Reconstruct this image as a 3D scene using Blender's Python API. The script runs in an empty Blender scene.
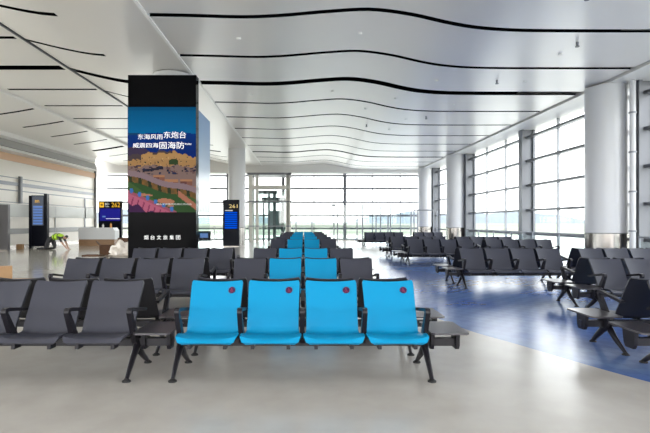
import bpy, bmesh, math, random
from mathutils import Vector, Matrix
random.seed(7)
S = bpy.context.scene
COL = S.collection
PI = math.pi

# ------------------------------------------------------------------ camera
CAMZ = 1.5
F = 490.0                       # focal length in pixels of the 650 px wide frame
cd = bpy.data.cameras.new('camera'); cam = bpy.data.objects.new('camera', cd); COL.objects.link(cam)
cam.location = (0, 0, CAMZ); cam.rotation_euler = (PI/2, 0, 0)
cd.sensor_width = 36; cd.lens = F/650*36; cd.shift_x = 19.5/650; cd.shift_y = 5.5/650
cd.clip_end = 9000; cd.clip_start = 0.05
S.camera = cam

# ------------------------------------------------------------------ world, sky, exposure
w = bpy.data.worlds.new('sky'); S.world = w; w.use_nodes = True
nt = w.node_tree; nt.nodes.clear()
out = nt.nodes.new('ShaderNodeOutputWorld'); bg = nt.nodes.new('ShaderNodeBackground')
tc = nt.nodes.new('ShaderNodeTexCoord'); sx = nt.nodes.new('ShaderNodeSeparateXYZ'); cr = nt.nodes.new('ShaderNodeValToRGB')
nt.links.new(tc.outputs['Generated'], sx.inputs[0]); nt.links.new(sx.outputs['Z'], cr.inputs[0])
cr.color_ramp.elements[0].position = 0.0; cr.color_ramp.elements[0].color = (1.0, 0.985, 0.955, 1)
cr.color_ramp.elements[1].position = 0.6; cr.color_ramp.elements[1].color = (0.95, 0.97, 1.0, 1)
nt.links.new(cr.outputs[0], bg.inputs['Color']); bg.inputs['Strength'].default_value = 1.5
nt.links.new(bg.outputs[0], out.inputs['Surface'])
S.view_settings.view_transform = 'Standard'; S.view_settings.look = 'None'
S.view_settings.gamma = 1; S.view_settings.use_curve_mapping = False
S.view_settings.exposure = 2.14
S.cycles.transparent_max_bounces = 24
S.cycles.max_bounces = 10; S.cycles.diffuse_bounces = 6
S.cycles.sample_clamp_indirect = 6

def portal(name, loc, rot, sx_, sy_):
    l = bpy.data.lights.new(name, 'AREA'); l.shape = 'RECTANGLE'; l.size = sx_; l.size_y = sy_
    l.cycles.is_portal = True
    o = bpy.data.objects.new(name, l); COL.objects.link(o); o.location = loc; o.rotation_euler = rot
portal('daylight_right', (10.9, 16, 3), (0, PI/2, 0), 6.0, 56)      # -Z looks to -X after rotation
portal('daylight_far', (-3, 42.9, 3), (-PI/2, 0, 0), 29, 6.0)
portal('added_daylight_left', (-17.3, 6, 3), (0, -PI/2, 0), 6.0, 32)  # portal for the added, out-of-view glazing on the left
portal('daylight_behind', (-3, -10, 3), (PI/2, 0, 0), 29, 6.6)

# ------------------------------------------------------------------ materials
MATS = {}
def mat(name, col, rough=0.5, metal=0.0, spec=0.5, emit=None, es=0.0, noise=None, bump=None, vcol=False, coat=0):
    if name in MATS: return MATS[name]
    m = bpy.data.materials.new(name); m.use_nodes = True; n = m.node_tree; p = n.nodes['Principled BSDF']
    p.inputs['Base Color'].default_value = (*col, 1); p.inputs['Roughness'].default_value = rough
    p.inputs['Metallic'].default_value = metal; p.inputs['Specular IOR Level'].default_value = spec
    if coat: p.inputs['Coat Weight'].default_value = coat; p.inputs['Coat Roughness'].default_value = .08
    if emit: p.inputs['Emission Color'].default_value = (*emit, 1); p.inputs['Emission Strength'].default_value = es
    tcn = n.nodes.new('ShaderNodeTexCoord')
    if vcol:
        a = n.nodes.new('ShaderNodeVertexColor'); a.layer_name = 'picture'
        a2 = n.nodes.new('ShaderNodeMix'); a2.data_type = 'RGBA'; a2.blend_type = 'MULTIPLY'; a2.inputs[0].default_value = 1; a2.inputs[7].default_value = (vcol, vcol, vcol, 1)
        n.links.new(a.outputs[0], a2.inputs[6]); n.links.new(a2.outputs[2], p.inputs['Base Color'])
        if es: n.links.new(a.outputs[0], p.inputs['Emission Color']); p.inputs['Emission Strength'].default_value = es
    if noise:
        sc, amt, stretch = noise
        mp = n.nodes.new('ShaderNodeMapping'); mp.inputs['Scale'].default_value = stretch
        t = n.nodes.new('ShaderNodeTexNoise'); t.inputs['Scale'].default_value = sc; t.inputs['Detail'].default_value = 4
        r = n.nodes.new('ShaderNodeValToRGB')
        r.color_ramp.elements[0].position = .3; r.color_ramp.elements[1].position = .7
        r.color_ramp.elements[0].color = (*[max(0, c*(1-amt)) for c in col], 1)
        r.color_ramp.elements[1].color = (*[min(1, c*(1+amt)) for c in col], 1)
        n.links.new(tcn.outputs['Object'], mp.inputs[0]); n.links.new(mp.outputs[0], t.inputs[0])
        n.links.new(t.outputs[0], r.inputs[0]); n.links.new(r.outputs[0], p.inputs['Base Color'])
    if bump:
        t = n.nodes.new('ShaderNodeTexNoise'); t.inputs['Scale'].default_value = bump[0]
        b = n.nodes.new('ShaderNodeBump'); b.inputs['Strength'].default_value = bump[1]
        n.links.new(tcn.outputs['Object'], t.inputs[0]); n.links.new(t.outputs[0], b.inputs['Height'])
        n.links.new(b.outputs[0], p.inputs['Normal'])
    MATS[name] = m; return m

def glass(name, tint=(1, 1, 1), refl=0.05):
    if name in MATS: return MATS[name]
    m = bpy.data.materials.new(name); m.use_nodes = True; n = m.node_tree; n.nodes.clear()
    o = n.nodes.new('ShaderNodeOutputMaterial'); t = n.nodes.new('ShaderNodeBsdfTransparent'); g = n.nodes.new('ShaderNodeBsdfGlossy')
    x = n.nodes.new('ShaderNodeMixShader'); t.inputs[0].default_value = (*tint, 1); g.inputs['Roughness'].default_value = .02
    x.inputs[0].default_value = refl
    n.links.new(t.outputs[0], x.inputs[1]); n.links.new(g.outputs[0], x.inputs[2]); n.links.new(x.outputs[0], o.inputs[0])
    MATS[name] = m; return m

M_blue   = mat('blue_upholstery', (0.0, 0.25, 0.49), .42, spec=.3, bump=(90, .04))
M_black  = mat('charcoal_upholstery', (0.044, 0.046, 0.063), .42, spec=.35, bump=(90, .05))
M_shell  = mat('black_seat_shell', (0.016, 0.016, 0.020), .38)
M_frame  = mat('dark_metal_frame', (0.012, 0.011, 0.015), .36, metal=.1, spec=.3)
M_foot   = mat('black_rubber', (0.008, 0.008, 0.009), .6)
M_table  = mat('grey_laminate', (0.050, 0.046, 0.054), .28)
M_stick  = mat('sticker_purple', (0.02, 0.004, 0.05), .4)
M_stickf = mat('sticker_red', (0.30, 0.02, 0.06), .4)
M_ceil   = mat('ceiling_panel_metal', (0.80, 0.77, 0.735), .32, metal=.2, spec=.5)
M_slot   = mat('slot_black', (0.004, 0.004, 0.005), .9, spec=0)
M_white  = mat('white_paint', (0.80, 0.79, 0.77), .45)
M_soffit = mat('soffit_white', (0.74, 0.72, 0.69), .4)
M_wallp  = mat('wall_panel_cream', (0.76, 0.72, 0.65), .3)
M_wallg  = mat('wall_glass_grey', (0.42, 0.43, 0.40), .22)
M_walld  = mat('wall_band_dark', (0.22, 0.22, 0.22), .25)
M_wood   = mat('wall_band_wood', (0.66, 0.42, 0.27), .4)
M_bulk   = mat('bulkhead_grey', (0.36, 0.35, 0.34), .5)
M_mull   = mat('mullion_grey', (0.16, 0.165, 0.18), .4, metal=.3)
M_mulll  = mat('mullion_light', (0.26, 0.27, 0.29), .4, metal=.3)
M_colw   = mat('column_enamel', (0.60, 0.60, 0.605), .28)
M_steel  = mat('brushed_steel', (0.34, 0.32, 0.30), .25, metal=1)
M_pane   = glass('window_glass', (.97, .99, 1), .04)
M_bal    = glass('balustrade_glass', (.93, .97, .965), .05)
M_teal   = glass('teal_glass', (.88, .93, .92), .08)
M_gblk   = mat('polished_black', (0.004, 0.004, 0.005), .12, spec=.03)
M_kiosk  = mat('kiosk_dark', (0.006, 0.007, 0.013), .3, spec=.08)
M_navy   = mat('kiosk_navy_screen', (0.003, 0.004, 0.015), .6, spec=0, emit=(.01, .02, .08), es=.06)
M_scrb   = mat('screen_blue', (0.0, 0.003, 0.02), .6, spec=0, emit=(.0, .09, .80), es=.22)
M_scrd   = mat('screen_deep_blue', (0.004, 0.004, 0.04), .3, spec=.1, emit=(.012, .012, .22), es=.22)
M_scrg   = mat('screen_pale', (0.02, .025, .04), .3, spec=.3, emit=(.15, .18, .24), es=.08)
M_scrl   = mat('screen_light_rows', (0.02, .04, .1), .3, spec=.2, emit=(.10, .19, .45), es=.25)
M_gold   = mat('screen_gold', (0.2, .10, .0), .4, emit=(1, .55, .03), es=.2)
M_golddim= mat('screen_gold_dim', (0.4, .3, .1), .4, emit=(.8, .6, .25), es=.2)
M_txt    = mat('lettering_white', (0.8, .8, .8), .4, emit=(1, 1, 1), es=.12)
M_txtd   = mat('lettering_grey', (0.5, .5, .5), .4, emit=(1, 1, 1), es=.04)
M_card   = mat('cardboard', (0.085, 0.038, 0.017), .8, noise=(6, .15, (1, 1, 1)))
M_cardl  = mat('cardboard_light', (0.38, 0.23, 0.12), .8, noise=(6, .1, (1, 1, 1)))
M_plast  = mat('plastic_sheet', (0.68, 0.62, 0.56), .35)
M_dwood  = mat('desk_wood', (0.30, 0.17, 0.085), .45, noise=(5, .15, (1, 8, 8)))
M_deskw  = mat('desk_white', (0.66, 0.67, 0.68), .3)
M_vest   = mat('vest_yellow', (0.50, 0.80, 0.04), .6)
M_cloth  = mat('dark_clothes', (0.03, 0.03, 0.035), .8)
M_skin   = mat('skin', (0.45, 0.26, 0.18), .6)
M_hair   = mat('hair_black', (0.01, 0.008, 0.007), .6)
M_apron  = mat('airport_apron', (0.48, 0.48, 0.43), .9, noise=(.01, .2, (1, 3, 1)))
M_hill   = mat('hazy_hills', (0.145, 0.165, 0.185), 1, spec=0, noise=(.004, .12, (1, 1, 1)))  # distance haze is put into this pale blue-grey colour
M_mural  = mat('mural_print', (1, 1, 1), .4, spec=.05, vcol=.46, es=.03)
M_mside  = mat('mural_side_print', (1, 1, 1), .3, vcol=.5, es=.02)
M_mach   = mat('lift_machinery', (0.10, 0.12, 0.13), .5)
M_frost  = mat('lift_cream_frame', (0.62, 0.60, 0.54), .4)

def floor_material():
    """beige sheet floor; a blue inlaid field with a curved edge lies to the right"""
    m = bpy.data.materials.new('floor_vinyl'); m.use_nodes = True; n = m.node_tree; p = n.nodes['Principled BSDF']
    g = n.nodes.new('ShaderNodeNewGeometry'); s = n.nodes.new('ShaderNodeSeparateXYZ'); n.links.new(g.outputs['Position'], s.inputs[0])
    # boundary curve x = B(y), as a float curve over y 0..24
    mr = n.nodes.new('ShaderNodeMapRange'); mr.inputs['From Min'].default_value = 0; mr.inputs['From Max'].default_value = 24
    n.links.new(s.outputs['Y'], mr.inputs['Value'])
    fc = n.nodes.new('ShaderNodeFloatCurve'); c = fc.mapping.curves[0]
    pts = [(0, 6.2), (3, 4.3), (4.6, 3.22), (6, 2.6), (7, 2.2), (9, 1.9), (12, 1.9), (15, 2.1), (19, 2.7), (24, 4.2)]
    while len(c.points) < len(pts): c.points.new(.5, .5)
    for q, (y, x) in zip(c.points, pts): q.location = (y/24, x/8)
    fc.mapping.update()
    n.links.new(mr.outputs[0], fc.inputs['Value'])
    mu = n.nodes.new('ShaderNodeMath'); mu.operation = 'MULTIPLY'; mu.inputs[1].default_value = 8; n.links.new(fc.outputs[0], mu.inputs[0])
    gt = n.nodes.new('ShaderNodeMath'); gt.operation = 'GREATER_THAN'; n.links.new(s.outputs['X'], gt.inputs[0]); n.links.new(mu.outputs[0], gt.inputs[1])
    # mottled beige
    t1 = n.nodes.new('ShaderNodeTexNoise'); t1.inputs['Scale'].default_value = 2.5; t1.inputs['Detail'].default_value = 8
    n.links.new(g.outputs['Position'], t1.inputs[0])
    r1 = n.nodes.new('ShaderNodeValToRGB'); n.links.new(t1.outputs[0], r1.inputs[0])
    r1.color_ramp.elements[0].position = .35; r1.color_ramp.elements[0].color = (.47, .445, .41, 1)
    r1.color_ramp.elements[1].position = .65; r1.color_ramp.elements[1].color = (.52, .495, .46, 1)
    # blue with a fine weave and paler swooshes
    t2 = n.nodes.new('ShaderNodeTexNoise'); t2.inputs['Scale'].default_value = .55; t2.inputs['Detail'].default_value = 2
    n.links.new(g.outputs['Position'], t2.inputs[0])
    r2 = n.nodes.new('ShaderNodeValToRGB'); n.links.new(t2.outputs[0], r2.inputs[0])
    r2.color_ramp.elements[0].position = .40; r2.color_ramp.elements[0].color = (.075, .15, .42, 1)
    r2.color_ramp.elements[1].position = .62; r2.color_ramp.elements[1].color = (.16, .26, .50, 1)
    t3 = n.nodes.new('ShaderNodeTexChecker'); t3.inputs['Scale'].default_value = 6
    t3.inputs[1].default_value = (1, 1, 1, 1); t3.inputs[2].default_value = (.88, .88, .9, 1)
    n.links.new(g.outputs['Position'], t3.inputs[0])
    ml = n.nodes.new('ShaderNodeMix'); ml.data_type = 'RGBA'; ml.blend_type = 'MULTIPLY'; ml.inputs[0].default_value = 1
    n.links.new(r2.outputs[0], ml.inputs[6]); n.links.new(t3.outputs[0], ml.inputs[7])
    mx = n.nodes.new('ShaderNodeMix'); mx.data_type = 'RGBA'
    n.links.new(gt.outputs[0], mx.inputs[0]); n.links.new(r1.outputs[0], mx.inputs[6]); n.links.new(ml.outputs[2], mx.inputs[7])
    n.links.new(mx.outputs[2], p.inputs['Base Color'])
    p.inputs['Roughness'].default_value = .23; p.inputs['Specular IOR Level'].default_value = .8
    t4 = n.nodes.new('ShaderNodeTexNoise'); t4.inputs['Scale'].default_value = 1.6; b = n.nodes.new('ShaderNodeBump'); b.inputs['Strength'].default_value = .05
    n.links.new(g.outputs['Position'], t4.inputs[0]); n.links.new(t4.outputs[0], b.inputs['Height']); n.links.new(b.outputs[0], p.inputs['Normal'])
    return m
M_floor = floor_material()
def tile_material():
    m = bpy.data.materials.new('polished_tile'); m.use_nodes = True; n = m.node_tree; p = n.nodes['Principled BSDF']
    g = n.nodes.new('ShaderNodeNewGeometry'); b = n.nodes.new('ShaderNodeTexBrick'); b.offset = 0
    b.inputs['Scale'].default_value = 1; b.inputs['Brick Width'].default_value = 1.0; b.inputs['Row Height'].default_value = 1.0
    b.inputs['Mortar Size'].default_value = .008; b.inputs['Color1'].default_value = (.50, .47, .41, 1); b.inputs['Color2'].default_value = (.53, .50, .44, 1)
    b.inputs['Mortar'].default_value = (.35, .33, .3, 1)
    n.links.new(g.outputs['Position'], b.inputs[0]); n.links.new(b.outputs[0], p.inputs['Base Color'])
    p.inputs['Roughness'].default_value = .12; p.inputs['Specular IOR Level'].default_value = .5
    return m
M_tile = tile_material()

# ------------------------------------------------------------------ mesh helpers
def add_box(bm, x0, x1, y0, y1, z0, z1, mi=0):
    vs = [bm.verts.new((x, y, z)) for x in (x0, x1) for y in (y0, y1) for z in (z0, z1)]
    for q in ((0,1,3,2), (4,6,7,5), (0,4,5,1), (2,3,7,6), (0,2,6,4), (1,5,7,3)):
        f = bm.faces.new([vs[i] for i in q]); f.material_index = mi
def add_prism(bm, poly, axis, a0, a1, mi=0):
    """poly of 2D points extruded along axis; axis 'x': (y,z), 'y': (x,z), 'z': (x,y)"""
    def P(p, a): return {'x': (a, p[0], p[1]), 'y': (p[0], a, p[1]), 'z': (p[0], p[1], a)}[axis]
    A = [bm.verts.new(P(p, a0)) for p in poly]; B = [bm.verts.new(P(p, a1)) for p in poly]
    fs = [bm.faces.new(A), bm.faces.new(list(reversed(B)))]
    k = len(poly)
    for i in range(k): fs.append(bm.faces.new([A[i], B[i], B[(i+1) % k], A[(i+1) % k]]))
    for f in fs: f.material_index = mi
def add_cyl(bm, cx, cy, z0, z1, r0, r1=None, seg=24, mi=0):
    r1 = r0 if r1 is None else r1
    A = [bm.verts.new((cx+r0*math.cos(2*PI*i/seg), cy+r0*math.sin(2*PI*i/seg), z0)) for i in range(seg)]
    B = [bm.verts.new((cx+r1*math.cos(2*PI*i/seg), cy+r1*math.sin(2*PI*i/seg), z1)) for i in range(seg)]
    fs = [bm.faces.new(list(reversed(A))), bm.faces.new(B)]
    for i in range(seg): fs.append(bm.faces.new([A[i], A[(i+1) % seg], B[(i+1) % seg], B[i]]))
    for f in fs: f.material_index = mi
def add_tube(bm, pts, radii, seg=8, flat=(1, 1)):
    """swept tube with radius per point; flat scales the two section axes (x axis, other)"""
    rings = []
    for i, p in enumerate(pts):
        p = Vector(p); a = Vector(pts[max(0, i-1)]); b = Vector(pts[min(len(pts)-1, i+1)])
        t = (b-a).normalized(); u = Vector((1, 0, 0)) if abs(t.x) < .9 else Vector((0, 1, 0))
        v = t.cross(u).normalized(); u = v.cross(t).normalized(); r = radii[i] if hasattr(radii, '__len__') else radii
        rings.append([bm.verts.new(p + u*(r*flat[0]*math.cos(2*PI*k/seg)) + v*(r*flat[1]*math.sin(2*PI*k/seg))) for k in range(seg)])
    for A, B in zip(rings, rings[1:]):
        for k in range(seg): bm.faces.new([A[k], A[(k+1) % seg], B[(k+1) % seg], B[k]])
    bm.faces.new(list(reversed(rings[0]))); bm.faces.new(rings[-1])
def finish(name, bm, mats, smooth=False, bevel=0):
    if bevel:
        bmesh.ops.bevel(bm, geom=[e for e in bm.edges if len(e.link_faces) == 2 and e.calc_face_angle(0) > .6], offset=bevel, segments=2, affect='EDGES', clamp_overlap=True)
    bmesh.ops.recalc_face_normals(bm, faces=bm.faces[:])
    me = bpy.data.meshes.new(name); bm.to_mesh(me); bm.free()
    for m in (mats if isinstance(mats, (list, tuple)) else [mats]): me.materials.append(m)
    if smooth:
        me.polygons.foreach_set('use_smooth', [True]*len(me.polygons))
        try: me.set_sharp_from_angle(angle=.7)
        except Exception: pass
    return me
def put(name, me, parent=None, loc=(0, 0, 0), rot=(0, 0, 0)):
    o = bpy.data.objects.new(name, me); COL.objects.link(o); o.parent = parent; o.location = loc; o.rotation_euler = rot
    return o
def thing(name, label, cat, loc=(0, 0, 0), rz=0, group=None):
    o = bpy.data.objects.new(name, None); COL.objects.link(o); o.empty_display_size = .2
    o.location = loc; o.rotation_euler = (0, 0, rz); return tag(o, label, cat, group)
def tag(o, label, cat, group=None):
    o['label'] = label; o['category'] = cat
    if group: o['group'] = group
    return o
def boxm(name, dims, m, bevel=0):
    bm = bmesh.new(); add_box(bm, *dims); return finish(name, bm, m, bevel=bevel)
def pbox(name, dims, m, parent=None, loc=(0, 0, 0), bevel=0, rot=(0, 0, 0)):
    return put(name, boxm(name, dims, m, bevel), parent, loc, rot)
def struct(name, me):
    o = put(name, me); o['kind'] = 'structure'; return o
def boxes(name, lst, m):
    bm = bmesh.new()
    for b in lst: add_box(bm, *b)
    return finish(name, bm, m)

def text_me(s, width, height, m, x=0, z=0, y=0, depth=.004, stretch=True, shear=0):
    """lettering as a mesh in the XZ plane facing -Y, fitted in width x height around (x, z)"""
    c = bpy.data.curves.new('lettering', 'FONT'); c.body = s; c.extrude = 0
    c.resolution_u = 2; c.shear = shear
    o = bpy.data.objects.new('lettering', c); COL.objects.link(o)
    dg = bpy.context.evaluated_depsgraph_get(); me = bpy.data.meshes.new_from_object(o.evaluated_get(dg)).copy()
    bpy.data.objects.remove(o)
    if not me.vertices: return me
    xs = [v.co.x for v in me.vertices]; ys = [v.co.y for v in me.vertices]
    sw = width/(max(xs)-min(xs)); sh = height/(max(ys)-min(ys))
    if not stretch: sw = sh = min(sw, sh)
    cx, cy = (max(xs)+min(xs))/2, (max(ys)+min(ys))/2
    for v in me.vertices: v.co = ((v.co.x-cx)*sw+x, y, (v.co.y-cy)*sh+z)
    bm = bmesh.new(); bm.from_mesh(me)
    r = bmesh.ops.extrude_face_region(bm, geom=bm.faces[:])
    for v in [g for g in r['geom'] if isinstance(g, bmesh.types.BMVert)]: v.co.y -= depth
    bmesh.ops.recalc_face_normals(bm, faces=bm.faces[:]); bm.to_mesh(me); bm.free()
    me.materials.clear(); me.materials.append(m); return me

# ------------------------------------------------------------------ outdoors
bm = bmesh.new(); add_box(bm, -170, 170, -200, 260, -5.6, -5.5); o = struct('apron', finish('apron', bm, M_apron))
struct('airfield', boxm('airfield', (-4000, 4000, -3000, 5000, -5.8, -5.7), mat('airfield_grass', (.20, .21, .165), 1, spec=0, noise=(.004, .3, (1, 4, 1)))))
bm = bmesh.new()
def ridge(x0, x1, y, base, hs):
    n_ = 90; F_, B_, T_ = [], [], []
    for i in range(n_+1):
        t = i/n_; x = x0+(x1-x0)*t; h = hs(t)
        F_.append(bm.verts.new((x, y-260, base))); T_.append(bm.verts.new((x, y, base+max(2, h)))); B_.append(bm.verts.new((x, y+260, base)))
    for i in range(n_):
        bm.faces.new([F_[i], F_[i+1], T_[i+1], T_[i]]); bm.faces.new([T_[i], T_[i+1], B_[i+1], B_[i]])
ridge(-1100, 1500, 2600, -5.5, lambda t: 38+26*math.sin(t*9+1)+12*math.sin(t*23)+5*math.sin(t*61))
struct('hills', finish('hills', bm, M_hill))
bm = bmesh.new()
ridge(-1300, 1300, 0, -5.5, lambda t: 36+18*math.sin(t*8)+10*math.sin(t*21+2)+4*math.sin(t*55))
o = struct('hills', finish('hills', bm, M_hill)); o.location = (2900, 1800, 0); o.rotation_euler = (0, 0, -PI/3.2)

# ------------------------------------------------------------------ floor
YB, YF = -10.0, 42.0
XL, XR = -17.0, 10.5
struct('floor', boxm('floor', (-4.7, XR+.6, YB, YF+.6, -.12, 0), M_floor))
struct('floor', boxes('floor', [(XL-.4, -4.7, 6.6, YF+.6, -.12, 0)], M_tile))
struct('floor', boxes('floor', [(XL-.4, -4.7, YB, 6.6, -.12, 0)], M_floor))

# ------------------------------------------------------------------ ceiling
def pchip(P):
    P = sorted(P)
    def f(x):
        if x <= P[0][0]: return P[0][1]
        for (xa, za), (xb, zb) in zip(P, P[1:]):
            if x <= xb:
                i = P.index((xa, za)); 
                ma = (zb-P[i-1][1])/(xb-P[i-1][0]) if i > 0 else (zb-za)/(xb-xa)
                mb = (P[i+2][1]-za)/(P[i+2][0]-xa) if i+2 < len(P) else (zb-za)/(xb-xa)
                h = xb-xa; t = (x-xa)/h
                return (2*t**3-3*t*t+1)*za+(t**3-2*t*t+t)*h*ma+(-2*t**3+3*t*t)*zb+(t**3-t*t)*h*mb
        return P[-1][1]
    return f
SLOTS = []
for k in range(-7, 11):
    c = 11.2+2.72*k; wd = .46 if (k-2) % 6 == 0 else .19
    SLOTS.append((c-wd/2, c+wd/2))
def ceiling_band(x0, x1, prof, sx0, sx1, step=.25):
    f = pchip(prof)
    xs = sorted(set([x0, x1, sx0, sx1] + [x0+(x1-x0)*i/max(1, round((x1-x0)/step)) for i in range(round((x1-x0)/step)+1)]))
    ys = sorted(set([YB, YF] + [v for s in SLOTS for v in s if YB < v < YF]))
    bm = bmesh.new(); T = .05
    V = {}
    def v(i, j, t):
        if (i, j, t) not in V: V[(i, j, t)] = bm.verts.new((xs[i], ys[j], f(xs[i])+T*t))
        return V[(i, j, t)]
    hole = lambda i, j: xs[i] >= sx0-1e-6 and xs[i+1] <= sx1+1e-6 and any(abs(ys[j]-a) < 1e-6 and abs(ys[j+1]-b) < 1e-6 for a, b in SLOTS)
    nx, ny = len(xs)-1, len(ys)-1
    solid = {(i, j) for i in range(nx) for j in range(ny) if not hole(i, j)}
    for i, j in solid:
        for t in (0, 1):
            bm.faces.new([v(i, j, t), v(i+1, j, t), v(i+1, j+1, t), v(i, j+1, t)])
        for (di, dj, a, b) in ((-1, 0, (i, j), (i, j+1)), (1, 0, (i+1, j), (i+1, j+1)), (0, -1, (i, j), (i+1, j)), (0, 1, (i, j+1), (i+1, j+1))):
            if (i+di, j+dj) not in solid: bm.faces.new([v(*a, 0), v(*b, 0), v(*b, 1), v(*a, 1)]).material_index = 1
    struct('ceiling', finish('ceiling', bm, [M_ceil, M_slot], smooth=True))
ceiling_band(-3.60, 9.3, [(-3.62, 6.24), (-2.6, 6.22), (-1.4, 6.19), (-.6, 6.22), (.6, 6.32), (1.5, 6.36), (2.4, 6.25), (3.3, 6.05), (3.9, 5.95), (4.7, 5.89), (6, 5.87), (9.3, 5.87)], -3.60, 9.3, .2)
ceiling_band(-7.9, -3.66, [(-7.9, 6.67), (-7.0, 6.45), (-6.2, 6.29), (-5.7, 6.24), (-5.0, 6.22), (-3.66, 6.24)], -7.9, -5.7, .3)
ceiling_band(-11.95, -8.0, [(-11.95, 6.74), (-8.0, 6.74)], -11.75, -8.25, 1)
ceiling_band(-15.6, -12.05, [(-15.6, 6.22), (-14.5, 6.27), (-13.2, 6.44), (-12.05, 6.64)], -14.3, -12.25, .3)
struct('ceiling', boxm('ceiling', (XL-.4, XR+.8, YB, YF+.8, 7.25, 7.4), M_slot))       # dark void above the panels
struct('trim_1', boxes('trim_1', [(-3.67, -3.59, YB, YF, 6.205, 6.30)], mat('joint_white', (.92, .91, .89), .4)))
struct('trim_2', boxes('trim_2', [(-7.97, -7.93, YB, YF, 6.63, 6.80)], M_mull))
struct('trim_3', boxes('trim_3', [(-12.04, -11.96, YB, YF, 6.62, 6.80)], M_white))
struct('trim_4', boxes('trim_4', [(9.36, 10.9, YB, YF+.3, 5.80, 7.2)], M_soffit))      # window soffit
struct('trim_5', boxes('trim_5', [(XL, 10.9, YF-1.1, YF+.5, 5.62, 7.2)], M_soffit))    # far soffit

# ------------------------------------------------------------------ left wall
struct('wall_left', boxes('wall_left', [(XL-.3, XL, 22.0, 39.6, 0, 7.2)], M_wallp))
o = struct('window_20', boxm('window', (XL-.02, XL, YB, 22.0, .05, 5.9), M_pane))   # unseen glazing, added so light from the left brightens the near hall
put('window_frame', boxes('window_frame', [(XL-.1, XL+.05, YB, 22.0, z-.035, z+.035) for z in (1.1, 2.6, 4.2)] + [(XL-.1, XL+.05, YB+4*i-.05, YB+4*i+.05, 0, 5.9) for i in range(9)], M_mull), o)
struct('trim_6', boxes('trim_6', [(XL, -15.6, YB, 36.5, 5.98, 6.26)], M_white))        # white cove beam
struct('trim_7', boxes('trim_7', [(XL, -16.15, YB, 37.8, 5.60, 5.97)], M_bulk))
struct('trim_8', boxes('trim_8', [(XL, -16.3, YB, 38.1, 5.46, 5.59)], M_white))
struct('trim_9', boxes('trim_9', [(XL, XL+.08, 22, 39.55, 5.02, 5.42)], M_wood))
struct('trim_10', boxes('trim_10', [(XL, XL+.05, 22, 39.55, 3.30, 3.36), (XL, XL+.05, 22, 39.55, 2.62, 2.66), (XL, XL+.05, 22, 39.55, 3.62, 3.82), (XL, XL+.05, 22, 39.55, 4.05, 4.09)], M_mulll))
struct('trim_11', boxes('trim_11', [(XL, XL+.05, 22, 39.55, 1.80, 2.55)], M_wallg))
struct('trim_12', boxes('trim_12', [(XL, XL+.05, 22, 39.55, .80, 1.12)], M_walld))
struct('trim_13', boxes('trim_13', [(XL, XL+.05, 37.6, 37.8, .5, 3.3), (XL, XL+.05, 33.2, 33.25, .8, 2.55)], M_mulll))
struct('baseboard_left', boxes('baseboard_left', [(XL, XL+.03, 22, 39.55, 0, .14)], M_steel))
struct('trim_14', boxes('trim_14', [(XL-.1, XL+.16, 39.4, 39.6, 0, 5.98)], M_walld))
struct('trim_15', boxes('trim_15', [(XL, XL+.14, 29.0, 29.2, 2.6, 4.2)], M_mull))

# ------------------------------------------------------------------ glazed walls
HZ = [.95, 2.05, 3.2, 4.35, 5.45]
PRIM = [-1.0, 7.0, 15.0, 23.0, 31.0, 39.0]
edges = [YB]+PRIM+[YF]
n_win = 1
for a, b in zip(edges, edges[1:]):
    o = struct('window_%d' % n_win, boxm('window', (XR-.01, XR+.01, a, b, .05, 5.8), M_pane))
    lst = [(XR-.18, XR+.06, a, b, z-.05, z+.05) for z in HZ] + [(XR-.1, XR+.06, a, b, 0, .08)]
    fr = put('window_frame', boxes('window_frame', lst, M_mull), o)
    k = max(1, round((b-a)/2.67))
    if k > 1:
        put('mullion', boxes('mullion', [(XR-.06, XR+.05, a+(b-a)*i/k-.03, a+(b-a)*i/k+.03, .08, 5.8) for i in range(1, k)], M_mulll), o)
    n_win += 1
for y in PRIM:                                     # deep grey ribs between the bays
    struct('trim_%d' % (16+PRIM.index(y)), boxes('trim', [(XR-.35, XR+.15, y-.07, y+.07, 0, 5.8), (XR-.42, XR-.32, y-.2, y+.2, 0, 5.8), (XR+.1, XR+.2, y-.2, y+.2, 0, 5.8)], M_mull))
XF = [-17.0, -11.9, -6.6, -1.9, 3.35, 10.5]
for a, b in zip(XF, XF[1:]):
    o = struct('window_%d' % n_win, boxm('window', (a, b, YF-.01, YF+.01, .05, 5.65), M_pane))
    put('window_frame', boxes('window_frame', [(a, b, YF-.14, YF+.06, z-.085, z+.085) for z in HZ] + [(a, b, YF-.1, YF+.05, 0, .1)], M_mull), o)
    k = max(1, round((b-a)/2.5))
    put('mullion', boxes('mullion', [(a+(b-a)*i/k-.035, a+(b-a)*i/k+.035, YF-.08, YF+.05, .1, 5.65) for i in range(1, k)], M_mulll), o)
    n_win += 1
for i, x in enumerate(XF[1:-1]):
    struct('trim_%d' % (30+i), boxes('trim', [(x-.13, x+.13, YF-.35, YF+.1, 0, 5.65)], M_mull))

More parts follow.
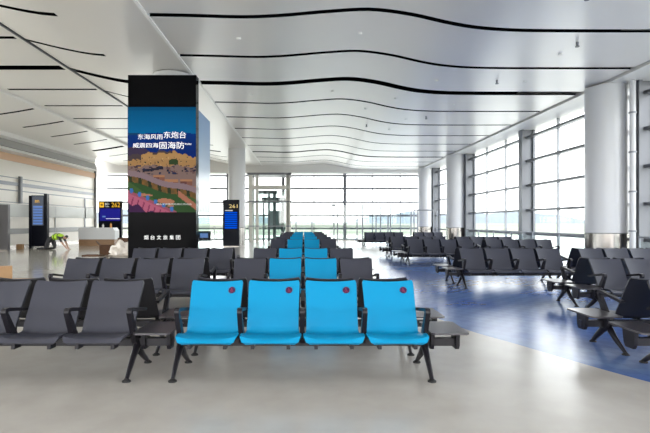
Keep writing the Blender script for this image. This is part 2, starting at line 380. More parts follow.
# ------------------------------------------------------------------ round columns
def column(x, y, r, ztop, label, base=True):
    t = thing('round_column', label, 'column', (x, y, 0), 0, 'round white columns')
    bm = bmesh.new(); add_cyl(bm, 0, 0, 1.16, ztop, r, seg=64); put('shaft', finish('shaft', bm, M_colw, True), t)
    bm = bmesh.new(); add_cyl(bm, 0, 0, 0, 1.13, r*1.0, seg=64); put('base_cladding', finish('base_cladding', bm, M_steel, True), t)
    bm = bmesh.new(); add_cyl(bm, 0, 0, 1.13, 1.16, r*.985, seg=64); put('joint_ring', finish('joint_ring', bm, M_walld, True), t)
column(9.68, 15.75, .625, 5.80, 'large white round column with steel base, nearest on the window side')
column(9.68, 31.6, .60, 5.80, 'white round column on the window side, midway down the hall')
column(9.55, 39.2, .55, 5.80, 'white round column in the far right corner of the hall')
column(-4.43, 31.6, .55, 6.21, 'white round column standing behind the gate 261 sign')
column(-4.28, 15.75, .60, 6.20, 'white round column rising to the ceiling from behind the mural pillar')
t = thing('drain_pipe', 'thin white vertical pipe beside the nearest round column', 'pipe', (9.95, 14.9, 0))
bm = bmesh.new(); add_cyl(bm, 0, 0, 0, 5.80, .085, seg=20); put('pipe', finish('pipe', bm, M_colw, True), t)
for z in (1.2, 2.4, 3.6, 4.8):
    bm = bmesh.new(); add_cyl(bm, 0, 0, z, z+.05, .11, seg=20); put('clamp', finish('clamp', bm, M_mulll, True), t)

# ------------------------------------------------------------------ seating
def seat_sheet(name, off, width_add, thick, m, trim=0.0):
    prof = [(-.790, .378), (-.806, .386), (-.795, .394), (-.74, .398), (-.66, .392), (-.58, .380), (-.51, .370), (-.46, .372), (-.425, .392),
            (-.395, .44), (-.345, .528), (-.29, .62), (-.235, .714), (-.185, .795), (-.155, .840), (-.142, .855)]
    wid  = [.46, .53, .575, .588, .584, .570, .553, .538, .530, .525, .524, .528, .534, .540, .540, .52]
    n_ = len(prof); U = 12; G = []
    for i, (y, z) in enumerate(prof):
        a = prof[max(0, i-1)]; b = prof[min(n_-1, i+1)]; ty, tz = b[0]-a[0], b[1]-a[1]; L = math.hypot(ty, tz)
        ny_, nz_ = -tz/L, ty/L           # normal towards the sitter
        row = []
        for j in range(U+1):
            u = -1+2*j/U; w_ = (wid[i]+width_add)/2-trim
            cup = .028*u*u*(1 if i > 8 else .4) + (.012*u*u if i < 5 else 0)
            zz = .022*(1-u*u)*(1, 1, 1, .6)[i] if i < 4 else 0     # front lip dips in the middle
            row.append(Vector((u*w_, y+ny_*(off+cup), z+nz_*(off+cup)-zz*.8)))
        G.append(row)
    bm = bmesh.new(); A = []; B = []
    for i in range(n_):
        ra, rb = [], []
        for j in range(U+1):
            t1 = G[min(n_-1, i+1)][j]-G[max(0, i-1)][j]; t2 = G[i][min(U, j+1)]-G[i][max(0, j-1)]
            nn = t2.cross(t1).normalized()
            ra.append(bm.verts.new(G[i][j])); rb.append(bm.verts.new(G[i][j]-nn*thick*(-1 if nn.y > 0 and i > 8 else 1)))
        A.append(ra); B.append(rb)
    for i in range(n_-1):
        for j in range(U):
            bm.faces.new([A[i][j], A[i][j+1], A[i+1][j+1], A[i+1][j]]); bm.faces.new([B[i][j], B[i+1][j], B[i+1][j+1], B[i][j+1]])
    for i in range(n_-1):
        bm.faces.new([A[i][0], A[i+1][0], B[i+1][0], B[i][0]]); bm.faces.new([A[i][U], B[i][U], B[i+1][U], A[i+1][U]])
    for j in range(U):
        bm.faces.new([A[0][j], B[0][j], B[0][j+1], A[0][j+1]]); bm.faces.new([A[-1][j], A[-1][j+1], B[-1][j+1], B[-1][j]])
    return finish(name, bm, m, smooth=True)
ME_shell = seat_sheet('seat', 0.0, .004, .014, M_shell)
ME_pad_b = seat_sheet('upholstery', .010, 0, .010, M_blue, .002)
ME_pad_k = seat_sheet('upholstery', .010, 0, .010, M_black, .002)
ME_brk = boxm('bracket', (-.017, .017, -.765, -.66, .295, .372), M_frame, .004)
bm = bmesh.new()
add_prism(bm, [(-.70, .645), (-.69, .662), (-.64, .668), (-.24, .602), (-.225, .585), (-.24, .572), (-.63, .632), (-.66, .628), (-.47, .345), (-.50, .300), (-.56, .300), (-.705, .625)], 'x', -.024, .024)
ME_arm = finish('armrest', bm, M_frame, bevel=.004)
bm = bmesh.new()
add_tube(bm, [(0, -.43, .36), (0, -.47, .29), (0, -.60, .20), (0, -.735, .085), (0, -.80, .02)], [.034, .044, .034, .026, .022], seg=10, flat=(.85, 1.3))
add_tube(bm, [(0, -.49, .28), (0, -.44, .215), (0, -.35, .14), (0, -.22, .055), (0, -.17, .02)], [.030, .036, .029, .022, .019], seg=10, flat=(.85, 1.25))
ME_leg = finish('leg', bm, M_frame, smooth=True)
bm = bmesh.new(); add_cyl(bm, 0, 0, 0, .012, .040, .040, 20); add_cyl(bm, 0, 0, .012, .03, .036, .016, 20); ME_pad = finish('foot_pad', bm, M_foot, True)
def table_me():
    bm = bmesh.new(); x0, x1, y0, y1, c = -.18, .18, -.72, -.15, .03
    add_prism(bm, [(x0, y0+c), (x0+c, y0), (x1-c, y0), (x1, y0+c), (x1, y1-c), (x1-c, y1), (x0+c, y1), (x0, y1-c)], 'z', .418, .436)
    return finish('side_table', bm, M_table, bevel=.003)
ME_tab = table_me()
bm = bmesh.new()
add_prism(bm, [(-.56, .417), (-.36, .417), (-.38, .28), (-.41, .235), (-.52, .235), (-.545, .28)], 'x', -.018, .018)
ME_tabbr = finish('table_bracket', bm, M_frame, bevel=.004)
def sticker_me():
    bm = bmesh.new(); seg = 28
    add_prism(bm, [(.037*math.cos(2*PI*i/seg), .037*math.sin(2*PI*i/seg)) for i in range(seg)], 'y', 0, -.0015, 0)
    def ring(r0, r1, a0, a1, y, mi, n_=16, cx=0, cz=0):
        for i in range(n_):
            a, b = a0+(a1-a0)*i/n_, a0+(a1-a0)*(i+1)/n_
            add_prism(bm, [(cx+r0*math.cos(a), cz+r0*math.sin(a)), (cx+r1*math.cos(a), cz+r1*math.sin(a)), (cx+r1*math.cos(b), cz+r1*math.sin(b)), (cx+r0*math.cos(b), cz+r0*math.sin(b))], 'y', -.0012, y, mi)
    ring(.0335, .0352, 0, 2*PI, -.0024, 1, 28)
    ring(.010, .0135, PI*.75, PI*2.05, -.0026, 1, 14, -.001, -.007)      # wheel
    add_prism(bm, [(-.004+.005*math.cos(2*PI*i/10), .019+.005*math.sin(2*PI*i/10)) for i in range(10)], 'y', -.0012, -.0026, 1)
    add_prism(bm, [(-.006, .013), (-.001, .013), (.001, -.006), (-.005, -.006)], 'y', -.0012, -.0026, 1)
    add_prism(bm, [(-.003, -.002), (.010, -.002), (.018, -.017), (.014, -.019), (.007, -.006), (-.003, -.006)], 'y', -.0012, -.0026, 1)
    add_prism(bm, [(0, .006), (.010, .006), (.010, .003), (0, .003)], 'y', -.0012, -.0026, 1)
    return finish('accessibility_sticker', bm, [M_stick, M_stickf])
ME_stick = sticker_me()
BEAMS = {}
def bench(xc, m, facing, cols, tside, label, group, stickers=False):
    """cols: one letter per seat from the bench's own left (local -x); tside: world side of the table or 0"""
    n_ = len(cols); P = .603; half = n_*P/2
    rz = 0 if facing == 'camera' else PI
    if rz: m -= .05
    t = thing('beam_seating', label, 'airport seating', (xc, m, 0), rz, group)
    ls = tside if rz == 0 else -tside
    key = (n_, ls)
    if key not in BEAMS:
        x0, x1 = -half-.03, half+.03
        if ls > 0: x1 = half+.36
        if ls < 0: x0 = -half-.36
        BEAMS[key] = boxm('beam', (x0, x1, -.505, -.435, .262, .338), M_frame, .006)
    put('beam', BEAMS[key], t)
    for i, c in enumerate(cols):
        s = put('seat', ME_shell, t, (-half+P*(i+.5), 0, 0))
        put('upholstery', ME_pad_b if c == 'u' else ME_pad_k, s)
        for q in (-.17, .17): put('bracket', ME_brk, s, (q, 0, 0))
        if stickers:
            put('accessibility_sticker', ME_stick, s, (.158, -.227, .781), (math.radians(-31.7), 0, math.radians(-7)))
    for i in range(n_+1): put('armrest', ME_arm, t, (-half+P*i, 0, 0))
    for q in (-1, 1):
        l = put('leg', ME_leg, t, (q*(half+.012), 0, 0))
        put('foot_pad', ME_pad, l, (0, -.80, 0)); put('foot_pad', ME_pad, l, (0, -.17, 0))
    if ls:
        b = put('side_table', ME_tab, t, (ls*(half+.215), 0, 0))
        for q in (-.13, .12): put('table_bracket', ME_tabbr, b, (q, 0, 0))
    return t
ORD = ['first', 'second', 'third', 'fourth', 'fifth', 'sixth', 'seventh', 'eighth']
CM = [5.40, 8.57, 11.80, 17.8, 21.2, 24.6, 28.0, 31.4]
for i, m in enumerate(CM):
    if i == 0:
        bench(-.012-.0035*m, m, 'camera', 'uuuu', 1, 'four bright blue seats with wheelchair stickers, nearest bench of the middle column', 'middle column facing the camera', True)
        bench(-.012-.0035*m, m, 'away', 'kkkk', 1, 'black four-seat bench back to back with the stickered blue bench', 'middle column facing away')
    else:
        bench(-.012-.0035*m, m, 'camera', 'kuuk', 1, 'two blue seats between two black ones, %s bench from the front of the middle column' % ORD[i], 'middle column facing the camera')
        bench(-.012-.0035*m, m, 'away', 'kkkk', 1, 'black four-seat bench facing away, %s from the front of the middle column' % ORD[i], 'middle column facing away')
for i in range(3):
    bench(-2.90, CM[i], 'camera', 'kkkk', 1, 'black four-seat bench facing the camera, %s row of the block left of the blue seats' % ORD[i], 'left block facing the camera')
    bench(-2.90, CM[i], 'away', 'kkkk', 1, 'black four-seat bench facing away, %s row of the block left of the blue seats' % ORD[i], 'left block facing away')
RX = 3.62+1.206; RX2 = 6.44+1.206
RIGHT = [(RX, CM[0], 4, 'cut by the right picture edge, nearest the camera'), (4.82+.603, CM[1], 2, 'second row on the right, two seats wide'),
         (RX, CM[2], 4, 'third row of the right block, aisle side'), (RX2, CM[2], 4, 'third row of the right block, column side'),
         (RX, CM[3], 4, 'fourth row of the right block, aisle side'), (RX2, CM[3], 4, 'fourth row of the right block, window side'),
         (RX, CM[4], 4, 'fifth row of the right block, aisle side'), (RX2, CM[4], 4, 'fifth row of the right block, window side'),
         (RX, 30.3, 4, 'farthest row of the right block, aisle side'), (RX2-.1, 30.3, 3, 'farthest row of the right block, window side')]
for x, m, n_, d in RIGHT:
    bench(x, m, 'camera', 'k'*n_, -1, 'black bench facing the camera, '+d, 'right block facing the camera')
    bench(x, m, 'away', 'k'*n_, -1, 'black bench facing away, '+d, 'right block facing away')

# ------------------------------------------------------------------ mural pillar
PX0, PX1, PY = -5.29, -3.26, 14.6
def lerp(a, b, t): t = max(0, min(1, t)); return tuple(a[i]*(1-t)+b[i]*t for i in range(3))
def lin(c): return tuple(((v/255)/12.92 if v <= 10 else (((v/255)+.055)/1.055)**2.4) for v in c)
rnd = random.Random(3)
blobs = [(rnd.random(), rnd.uniform(.34, .47), rnd.uniform(.008, .03), rnd.uniform(.004, .012), rnd.choice([(50, 55, 90), (70, 60, 80), (120, 90, 90), (40, 40, 60)])) for _ in range(90)]
dots = [(rnd.random(), rnd.uniform(.44, .53), rnd.uniform(.004, .01), rnd.uniform(.003, .008), rnd.choice([(60, 70, 60), (230, 190, 130), (110, 90, 70)])) for _ in range(60)]
def wob(x, s=0): return .012*math.sin(x*17+s)+.007*math.sin(x*41+s*2)
def picture(u, v):
    """coastal fort seen from above: u left to right, v bottom to top"""
    if v > .752+wob(u, 1)*.3: return lerp((0, 104, 160), (0, 124, 190), (1-v)/.25) if v < .97 else (0, 96, 150)
    land = .545+.04*math.exp(-((u-.55)/.28)**2)-.10*max(0, u-.72)+wob(u*2, 4)*.6
    if v > land:
        if v > .735 and u < .35 and v < .748+.01*math.sin(u*14): return (20, 80, 130)
        c = lerp((0, 44, 130), (0, 62, 150), (v-.55)/.2)
        if v < .62 and u < .5+.2*math.sin(v*60) and v < .585+.045*math.sin(u*9+.5)+wob(u, 2): return (74, 62, 92)
        return c
    if v > land-.05 and (u < .2 or (.36 < u < .66 and v > land-.022)): return (88, 74, 78)
    c = (196, 150, 98) if v > .44+wob(u, 2) else (150, 124, 118)
    if v > .5: c = lerp(c, (220, 170, 110), .5)
    for (a, b, r, s, k) in dots:
        if ((u-a)/r)**2+((v-b)/s)**2 < 1: c = k
    if .60 < u < .74 and .455 < v < .49+.02*math.sin((u-.6)*22): c = (62, 82, 50)
    if .36 < v < .45:
        for (a, b, r, s, k) in blobs:
            if ((u-a)/r)**2+((v-b)/s)**2 < 1: c = k
    if abs(v-(.395+.10*(u-.25))) < .012 and .22 < u < .52: c = (46, 44, 62)
    for (a, b, r, s) in ((.14, .335, .08, .026), (.46, .325, .085, .03), (.64, .28, .10, .035), (.86, .285, .09, .03), (.97, .21, .05, .04)):
        if abs(u-a) < r and abs(v-b) < s: c = (196, 140, 104) if v > b+s*.25 else ((120, 76, 74) if u < a else (150, 100, 84))
    path = .345-.17*u+.012*math.sin(u*9)
    if v < path+.055: c = (158, 134, 142)
    if v < path+.0: c = lerp((112, 92, 58), (150, 104, 56), .5+.5*math.sin(u*50)*math.cos(v*80)) if math.sin(u*46+v*9) > -.45 else (56, 64, 44)
    if v < path-.055: c = (58, 92, 52) if math.sin(u*9+v*20) > -.3 else (74, 106, 58)
    for (a, b, r, s) in ((.56, .105, .13, .026), (.25, .165, .12, .012), (.63, .06, .05, .012)):
        if ((u-a)/r)**2+((v-b-.1*(a-u)*.5)/s)**2 < 1: c = (204, 138, 108)
    if u > .74 and abs(v-(.20-.5*(u-.74)-.02)) < .03: c = (196, 128, 104)
    wall = .185-.29*u
    if v < wall+.03 and u < .72:
        c = (206, 110, 140) if v < wall else (176, 96, 116)
        if math.sin(u*70-v*30) > .75 and v < wall-.02: c = (150, 62, 100)
        if v < wall-.085-.02*math.sin(u*30): c = (74, 40, 84) if u > .02 else (60, 40, 70)
    for k in range(6):
        a, b = .055+.118*k, .205-.0347*k
        if abs(u-a) < .028-.5*abs(v-b) and abs(v-b) < .022: c = (72, 128, 206)
    return c
def painted(name, W, H, nu, nv, fn, m):
    bm = bmesh.new(); lay = bm.loops.layers.color.new('picture'); V = [[bm.verts.new((W*i/nu, 0, H*j/nv)) for j in range(nv+1)] for i in range(nu+1)]
    for i in range(nu):
        for j in range(nv):
            f = bm.faces.new([V[i][j], V[i+1][j], V[i+1][j+1], V[i][j+1]]); c = (*fn((i+.5)/nu, (j+.5)/nv), 255)
            for l in f.loops: l[lay] = (c[0]/255, c[1]/255, c[2]/255, 1)
    # a thin backing gives the board its thickness
    a = [bm.verts.new(p) for p in ((0, .02, 0), (W, .02, 0), (W, .02, H), (0, .02, H))]; f = bm.faces.new(a)
    for l in f.loops: l[lay] = (.1, .1, .1, 1)
    me = bpy.data.meshes.new(name); bm.to_mesh(me); bm.free(); me.materials.append(m); return me
pil = thing('mural_pillar', 'tall black pillar with a blue coastal fort mural, reaching the ceiling', 'pillar', ((PX0+PX1)/2, PY, 0))
HW = (PX1-PX0)/2; Z0, Z1 = 1.79, 4.92
pbox('black_core', (-HW, HW, 0, .35, 0, 5.88), M_gblk, pil)
put('mural', painted('mural', 2*HW, Z1-Z0, 96, 150, picture, M_mural), pil, (-HW, -.025, Z0))
def side_pic(u, v):
    c = lerp((225, 236, 244), (120, 170, 225), (v-.25)/.6)
    if v < .3: c = lerp((236, 238, 236), c, v/.3)
    if v < .12 and math.sin(u*30+v*14) > .6: c = (214, 218, 214)
    return c
put('side_mural', painted('side_mural', 2.0, Z1-Z0, 20, 60, side_pic, M_mside), pil, (HW-.001, .14, Z0), (0, 0, PI/2))
pbox('side_glass', (HW-.03, HW-.01, .36, 2.14, .05, Z0-.02), M_teal, pil)
for s, wd, ht, x, z in (('东海风雨', .74, .155, -.34, 4.035), ('东炮台', .66, .20, .39, 4.09), ('威震四海', .76, .145, -.48, 3.78), ('固海防', .74, .21, .30, 3.78), ('烟台东炮台', .19, .05, .79, 3.82)):
    put('lettering', text_me(s, wd, ht, M_txt, x, z, -.027), pil)
put('lettering', text_me('烟台文旅集团有限公司出品', 1.05, .05, M_txtd, .36, 2.03, -.027), pil)
for i, ch in enumerate('烟台文旅集团'):
    put('lettering', text_me(ch, .125, .125, M_txt, -.47+.19*i, 1.04, -.001), pil)

# ------------------------------------------------------------------ gate signs / totems
def totem(x, y, wd, h, rz, label):
    t = thing('gate_sign', label, 'sign', (x, y, 0), rz); return t
t = totem((231-305.5)*29.4/F, 29.4, .98, 2.82, 0, 'slim dark totem showing gold number 261 and blue screen')
pbox('body', (-.49, .49, 0, .22, .06, 2.84), M_kiosk, t, bevel=.01); pbox('plinth', (-.46, .46, .01, .21, 0, .07), M_steel, t)
pbox('screen', (-.40, .40, -.012, .0, 1.06, 2.16), M_navy, t)
for k in range(8): pbox('screen_row', (-.37, .37, -.018, -.012, 1.11+k*.13, 1.19+k*.13), M_scrb, t)
pbox('screen_header', (-.36, .1, -.018, -.012, 2.16, 2.22), M_txtd, t)
put('lettering', text_me('261', .50, .22, M_golddim, .14, 2.45, -.006), t)
t = totem((110-305.5)*35.5/F, 35.5, 1.65, 3.0, 0, 'wide dark gate sign with yellow 262 header above the white desk')
pbox('body', (-.83, .83, 0, .25, 0, 3.03), M_kiosk, t, bevel=.01)
pbox('screen', (-.74, .74, -.012, 0, 1.58, 2.48), M_scrd, t)
pbox('screen_line', (-.28, .72, -.018, -.012, 1.72, 1.76), M_txt, t); pbox('screen_note', (-.55, -.32, -.018, -.012, 1.84, 1.95), M_scrl, t)
pbox('arrow_box', (-.76, -.44, -.012, 0, 2.56, 2.92), M_gold, t)
put('arrow', finish('arrow', (lambda b: (add_prism(b, [(-.69, 2.78), (-.69, 2.70), (-.60, 2.70), (-.60, 2.63), (-.50, 2.74), (-.60, 2.85), (-.60, 2.78)], 'y', -.018, -.0121), b)[1])(bmesh.new()), M_kiosk), t)
put('lettering', text_me('登机口', .30, .16, M_txt, -.22, 2.80, -.006), t); put('lettering', text_me('Gate', .28, .10, M_txt, -.22, 2.63, -.006), t)
put('lettering', text_me('262', .62, .34, M_gold, .42, 2.74, -.006), t)
t = totem(-15.45, 28.3, .95, 3.1, math.radians(8), 'dark totem with pale blue listing screen by the left wall')
pbox('side_panel', (-.50, -.36, 0, .30, 0, 3.02), M_kiosk, t); pbox('side_panel', (.33, .50, -.04, .30, 0, 3.14), M_kiosk, t)
pbox('body', (-.36, .33, .02, .26, .1, 3.04), M_kiosk, t); pbox('screen', (-.32, .29, 0, .02, 1.30, 3.0), M_scrg, t)
for k in range(7): pbox('screen_row', (-.26, .24, -.006, 0, 1.36+k*.16, 1.47+k*.16), M_scrl, t)
put('lettering', text_me('登机', .26, .16, M_gold, -.05, 2.70, -.002), t)
t = totem(-16.05, 25.6, .8, 2.4, 0, 'plain dark grey totem cut by the left picture edge')
pbox('body', (-.45, .50, 0, .2, 0, 2.42), mat('totem_grey', (.09, .085, .09), .4), t); pbox('plinth', (-.4, .46, -.03, .23, 0, .05), M_steel, t)
t = totem(-13.2, 37.0, .6, 3, 0, 'small dark sign with yellow mark beside the mural pillar')
pbox('post', (-.04, .04, 0, .08, 0, 3.15), M_mull, t); pbox('panel', (.04, .62, 0, .1, 2.55, 3.1), M_kiosk, t); pbox('mark', (.12, .40, -.012, 0, 2.72, 2.9), M_gold, t)

# monitor on a desk right of the pillar
t = thing('check_in_monitor', 'dark monitor on a small desk just right of the mural pillar', 'monitor', ((203.5-305.5)*26/F, 26, 0))
pbox('desk', (-.42, .42, 0, .5, .46, .50), M_kiosk, t); pbox('display', (-.36, .36, .1, .16, .52, 1.02), M_kiosk, t, bevel=.005)
pbox('screen', (-.2, .22, .088, .1, .66, .90), M_scrl, t)
for q in ((-.38, .05), (.38, .05), (-.38, .45), (.38, .45)):
    bm = bmesh.new(); add_cyl(bm, q[0], q[1], 0, .46, .02, seg=10); put('leg', finish('leg', bm, M_steel, True), t)

# ------------------------------------------------------------------ service desk, boxes, debris
t = thing('service_desk', 'white service desk with wooden base in front of sign 262', 'desk', (-13.22, 31, 0))
bm = bmesh.new(); add_prism(bm, [(-1.15, .40), (-1.15, 1.14), (1.02, 1.14), (1.15, .95), (1.15, .40)], 'y', 0, .75); put('front_panel', finish('front_panel', bm, M_deskw), t)
pbox('base', (-1.13, 1.13, .02, .70, 0, .40), M_dwood, t)
for xx, nm, mm, h_, r_ in ((-12.95, 'white bottle standing on the service desk', M_white, .24, .06), (-12.45, 'orange bottle standing on the service desk', mat('bottle_orange', (.8, .35, .05), .4), .30, .06)):
    bm = bmesh.new(); add_cyl(bm, 0, 0, 0, h_*.7, r_, seg=16); add_cyl(bm, 0, 0, h_*.7, h_*.82, r_, r_*.4, 16); add_cyl(bm, 0, 0, h_*.82, h_, r_*.4, seg=16)
    o = put('bottle', finish('bottle', bm, mm, True), None, (xx, 31.35, 1.14)); tag(o, nm, 'bottle')

def carton(x, y, wd, dp, h, rz, label, m, flaps=True):
    t = thing('cardboard_box', label, 'box', (x, y, 0), rz)
    bm = bmesh.new(); T = .02
    add_box(bm, -wd/2, wd/2, -dp/2, dp/2, 0, T)
    add_box(bm, -wd/2, wd/2, -dp/2, -dp/2+T, T, h); add_box(bm, -wd/2, wd/2, dp/2-T, dp/2, T, h)
    add_box(bm, -wd/2, -wd/2+T, -dp/2+T, dp/2-T, T, h); add_box(bm, wd/2-T, wd/2, -dp/2+T, dp/2-T, T, h)
    if not flaps: add_box(bm, -wd/2+T, wd/2-T, -dp/2+T, dp/2-T, h-T, h)
    put('carton', finish('carton', bm, m), t)
    if flaps:
        for s, a in ((-1, 50), (1, 38)):
            put('flap', boxm('flap', (0, wd*.42, -dp/2, dp/2, -.008, .008), M_cardl), t, (s*wd/2, 0, h), (0, math.radians(-a if s > 0 else 180+a), 0)).data.materials[0] = m
    return t
carton(-9.2, 22.65, .56, .42, .44, .3, 'open brown cardboard box with raised flap left of the mural pillar', M_card)
t = carton(-9.4, 21.7, .8, .5, .05, -.1, 'flattened brown cardboard lying in front of the open box', M_card, False)
carton(-8.75, 24.2, .8, .6, .72, -.2, 'closed brown carton behind the plastic sheet', M_card, False)
carton(-15.9, 27.3, .30, .3, .26, .2, 'small tan carton on the tiles before the left totem', M_cardl, False)
carton(-6.72, 10.9, .34, .12, .52, .5, 'tall thin tan carton standing at the left picture edge', M_cardl, False)
carton(-6.75, 11.9, .75, .3, .12, .1, 'low long tan carton lying behind the left bench', M_cardl, False)
bm = bmesh.new(); bmesh.ops.create_icosphere(bm, subdivisions=4, radius=1)
from mathutils import noise
for v in bm.verts:
    d = 1+.45*noise.noise(v.co*2.3)+.16*noise.noise(v.co*7)
    v.co = Vector((v.co.x*.52*d, v.co.y*.38*d, max(0, v.co.z*.52*d*(1 if v.co.z > 0 else .2)+.08)))
o = put('plastic_sheet', finish('plastic_sheet', bm, M_plast, True), None, (-8.12, 21.75, 0), (0, 0, .1)); tag(o, 'crumpled pale plastic sheet heaped beside the open cardboard box', 'plastic sheet')

# ------------------------------------------------------------------ worker kneeling
def skinned(name, verts, edges_, radii, m, parent, root=0, levels=1):
    me = bpy.data.meshes.new(name); me.from_pydata(verts, edges_, [])
    o = bpy.data.objects.new(name, me); COL.objects.link(o)
    md = o.modifiers.new('skin', 'SKIN'); 
    for i, r in enumerate(radii):
        r = (r, r) if not isinstance(r, tuple) else r
        me.skin_vertices[0].data[i].radius = r; me.skin_vertices[0].data[i].use_root = (i == root)
    sd = o.modifiers.new('sub', 'SUBSURF'); sd.levels = levels+1; sd.render_levels = levels+1
    dg = bpy.context.evaluated_depsgraph_get(); new = bpy.data.meshes.new_from_object(o.evaluated_get(dg)).copy()
    bpy.data.objects.remove(o); new.materials.clear()
    for x in (m if isinstance(m, list) else [m]): new.materials.append(x)
    new.polygons.foreach_set('use_smooth', [True]*len(new.polygons))
    return put(name, new, parent)
w_ = thing('person', 'person in yellow hi-vis vest kneeling on hands and knees on tiles', 'person', (-13.55, 26.6, 0), math.radians(-4))
w_.scale = (1.2, 1.2, 1.1)
# profile: hips at the left, head to the right; x along the body
V_ = [(-.22, 0, .56), (-.08, 0, .60), (.10, 0, .64), (.27, 0, .62), (.37, 0, .60), (.47, 0, .60), (.53, 0, .57),           # spine 0-3, neck 4, head 5,6
      (-.24, .10, .50), (-.16, .14, .28), (-.14, .14, .07), (-.36, .13, .05), (-.52, .13, .05), (-.60, .13, .03),          # left leg 7-12
      (-.24, -.10, .50), (-.32, -.15, .28), (-.38, -.15, .07), (-.62, -.14, .06), (-.76, -.14, .06), (-.83, -.14, .03),     # right leg 13-18
      (.27, .17, .58), (.36, .19, .36), (.46, .20, .10), (.50, .20, .03),                                                   # left arm
      (.27, -.17, .58), (.38, -.20, .38), (.56, -.20, .16), (.66, -.20, .04)]                                               # right arm
E_ = [(0,1),(1,2),(2,3),(3,4),(4,5),(5,6),(0,7),(7,8),(8,9),(9,10),(10,11),(11,12),(0,13),(13,14),(14,15),(15,16),(16,17),(17,18),
      (3,19),(19,20),(20,21),(21,22),(3,23),(23,24),(24,25),(25,26)]
R_ = [(.15,.13),(.145,.12),(.16,.12),(.15,.11),.055,.085,.075, .115,.095,.075,.055,.045,.035, .115,.095,.075,.055,.045,.035, .06,.047,.036,.028, .06,.047,.036,.028]
body = skinned('body', V_, E_, R_, [M_cloth, M_skin], w_)
for p in body.data.polygons:
    c = p.center
    if c.x > .37 and c.z > .42 and abs(c.y) < .13: p.material_index = 1
    if c.x > .33 and c.z < .40: p.material_index = 1
for sy, (hx, hz) in ((.20, (.50, .03)), (-.20, (.66, .04))):       # fingers spread on the floor
    for k, (a, L) in enumerate(((-.35, .055), (-.12, .068), (.08, .072), (.26, .062), (.95, .05))):
        dx, dy = math.cos(a), math.sin(a)*(1 if sy > 0 else -1)
        bm = bmesh.new(); add_tube(bm, [(hx+.0*dx, sy+.0*dy, hz), (hx+.045*dx, sy+.045*dy, .022), (hx+.03*dx+L*dx, sy+.03*dy+L*dy, .010)], [.010, .009, .006], 8)
        put('finger', finish('finger', bm, M_skin, True), w_)
skinned('vest', [(-.17, 0, .585), (.02, 0, .635), (.14, 0, .65), (.26, 0, .63), (.34, 0, .61)], [(0,1),(1,2),(2,3),(3,4)], [(.185,.165),(.195,.17),(.205,.172),(.20,.16),(.15,.12)], M_vest, w_)
bm = bmesh.new()
for xx in (.0, .16):
    add_tube(bm, [(xx, .195*math.cos(a), .637+.155*math.sin(a)) for a in [PI*2*i/20 for i in range(21)]], .018, 6)
put('vest_stripe', finish('vest_stripe', bm, M_cloth, True), w_)
skinned('hair', [(.44, 0, .655), (.50, 0, .645), (.56, 0, .60)], [(0,1),(1,2)], [.075, .085, .06], M_hair, w_)
bm = bmesh.new(); add_tube(bm, [(.575, 0, .565), (.60, 0, .545), (.588, 0, .53)], [.010, .014, .006], 6); put('nose', finish('nose', bm, M_skin, True), w_)

# ------------------------------------------------------------------ far glass partitions, lift, balustrades
def px(x, d): return (x-305.5)*d/F
D = 38.3
t = thing('glass_partition', 'tall clear glass partition with steel posts before the far windows', 'partition', (0, D, 0))
for x, z in ((296, 2.9), (312, 2.9), (334, 2.72), (337.5, 2.9), (357, 2.75), (362.5, 2.9), (376, 2.9), (380.5, 2.9), (388, 2.9), (390.5, 2.9), (411, 3.1)):
    pbox('post', (px(x, D)-.045, px(x, D)+.045, -.04, .04, 0, z), M_mulll, t)
pbox('glass_panel', (px(292, D), px(411, D), -.008, .008, .1, 2.85), M_bal, t)
pbox('top_rail', (px(250, D), px(412, D), -.03, .03, 3.06, 3.12), M_mull, t)
pbox('handrail', (px(292, D), px(411, D), -.10, -.05, 1.15, 1.22), M_mulll, t)
pbox('bottom_rail', (px(292, D), px(411, D), -.03, .03, .02, .10), M_steel, t)
t = thing('security_camera', 'small dark camera on a thin pole before the far windows', 'camera', (px(334, 37.6), 37.6, 0))
bm = bmesh.new(); add_cyl(bm, 0, 0, 0, 2.75, .03, seg=12); put('pole', finish('pole', bm, M_mulll, True), t)
pbox('housing', (-.2, .12, -.08, .08, 2.72, 2.88), M_mull, t, bevel=.02)
t = thing('door_portal', 'thin steel door frame beside the far corner column', 'door frame', (0, 37.8, 0))
for x in (414, 417.5, 433.5, 437): pbox('post', (px(x, 37.8)-.04, px(x, 37.8)+.04, -.04, .04, 0, 2.36), M_mulll, t)
pbox('lintel', (px(413, 37.8), px(438, 37.8), -.05, .05, 2.36, 2.46), M_mull, t)
def balustrade(pts, label, gap, h=1.14, gm=M_bal):
    (x0, y0), (x1, y1) = pts; L = math.hypot(x1-x0, y1-y0)
    t = thing('glass_balustrade', label, 'balustrade', (x0, y0, 0), math.atan2(y1-y0, x1-x0))
    k = max(1, round(L/gap))
    for i in range(k+1): pbox('post', (L*i/k-.025, L*i/k+.025, -.025, .025, 0, h), M_mulll, t)
    pbox('handrail', (-.03, L+.03, -.035, .035, h, h+.055), M_mulll, t)
    pbox('glass_panel', (.03, L-.03, -.006, .006, .1, h-.1), gm, t)
balustrade([(9.95, 17.0), (9.95, 30.4)], 'glass balustrade along the right window wall between the columns', 2.2, 1.02)
balustrade([(9.95, 4.0), (9.95, 14.6)], 'glass balustrade along the right window wall nearest the camera', 2.2, 1.02)
balustrade([(px(197, 37), 37.0), (px(249, 37), 37.0)], 'glass balustrade behind the gate 261 sign', 1.3, 1.16)
t = thing('lift_shaft', 'glass lift shaft with cream frame and dark machinery inside', 'lift', (0, 38.0, 0))
lx0, lx1 = px(248.5, 38), px(290, 38)
for x in (lx0+.17, px(257, 38), px(287, 38), lx1-.1):
    pbox('post', (x-.16 if x in (lx0+.17,) else x-.10, x+.12, 0, .25, 0, 5.15), M_frost, t)
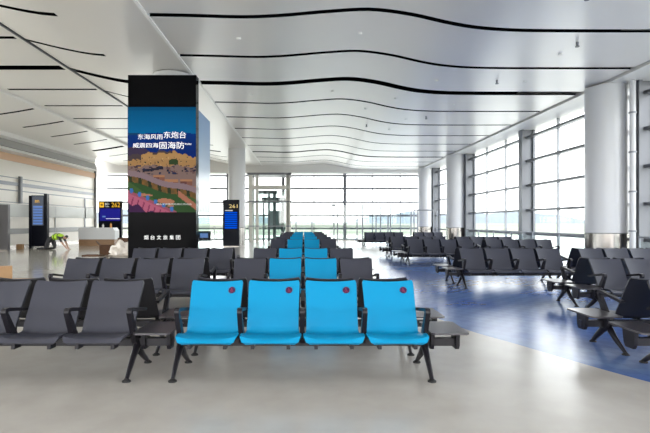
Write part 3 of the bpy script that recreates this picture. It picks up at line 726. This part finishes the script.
for x in (lx0, lx1-.2): pbox('post', (x, x+.2, 2.2, 2.4, 0, 5.15), M_frost, t)
pbox('roof_beam', (lx0-.1, lx1+.1, -.08, 2.5, 5.15, 5.32), M_mull, t)
pbox('crossbeam', (lx0, lx1, -.02, .2, 4.05, 4.35), M_frost, t)
pbox('crossbeam', (lx0-.1, lx1+.1, -.06, .1, 3.04, 3.14), M_mull, t)
pbox('crossbeam', (lx0-.1, lx1+.1, -.06, .1, 1.14, 1.22), M_mulll, t)
pbox('glass_wall', (lx0+.3, lx1-.3, .05, .07, .1, 4.05), M_teal, t); pbox('glass_wall', (lx0+.3, lx1-.3, 2.3, 2.32, .1, 4.05), M_teal, t)
pbox('door_frame', (px(262.5, 38), px(262.5, 38)+.12, .3, .4, 0, 3.0), M_mach, t); pbox('guide_rail', (px(268, 39), px(270, 39), .9, 1.1, 0, 4.0), M_mach, t)
pbox('guide_rail', (px(273, 39), px(276, 39), .9, 1.2, 0, 4.0), M_mach, t); pbox('guide_rail', (px(281, 39), px(283.5, 39), .9, 1.2, 0, 3.2), M_mach, t)
pbox('machine_head', (px(258, 39), px(277, 39), .8, 1.4, 3.75, 4.0), M_mach, t); pbox('machine_head', (px(262, 39), px(287, 39), .8, 1.4, 3.2, 3.45), M_mach, t)
pbox('lift_car', (px(270, 39), px(282, 39), 1.0, 2.0, 1.0, 2.4), mat('lift_car_glass_grey', (.20, .26, .28), .3), t)

# ------------------------------------------------------------------ ceiling fittings
def ceil_z(x):
    return pchip([(-3.62, 6.24), (-2.6, 6.22), (-1.4, 6.19), (-.6, 6.22), (.6, 6.32), (1.5, 6.36), (2.4, 6.25), (3.3, 6.05), (3.9, 5.95), (4.7, 5.89), (6, 5.87), (9.3, 5.87)])(x)
ME_spk = None
bm = bmesh.new(); add_cyl(bm, 0, 0, -.045, 0, .05, .06, 16); ME_det = finish('smoke_detector', bm, M_white, True)
bm = bmesh.new(); add_cyl(bm, 0, 0, -.10, 0, .03, .035, 12); add_cyl(bm, 0, 0, -.12, -.10, .05, .05, 12); ME_spr = finish('sprinkler_head', bm, M_mull, True)
for (X, Y) in ((1.4, 12.6), (6.6, 12.7), (4.1, 15.3), (1.0, 18.1), (3.3, 18), (5.5, 18.2), (4.3, 21), (2.5, 20.4), (-1.7, 12.5), (-2.0, 18.0), (6.8, 15.2), (4.0, 23.4)):
    o = put('smoke_detector', ME_det, None, (X, Y, ceil_z(X)+.002)); tag(o, 'small round white detector on the wavy ceiling panels', 'smoke detector', 'ceiling detectors')
for (X, Y) in ((5.4, 9.4), (6.6, 11.9), (5.9, 15.1), (1.9, 8.9), (5.0, 20.3), (2.9, 23.3)):
    o = put('sprinkler_head', ME_spr, None, (X, Y, ceil_z(X)+.002)); tag(o, 'small dark sprinkler head poking down from the ceiling', 'sprinkler', 'ceiling sprinklers')
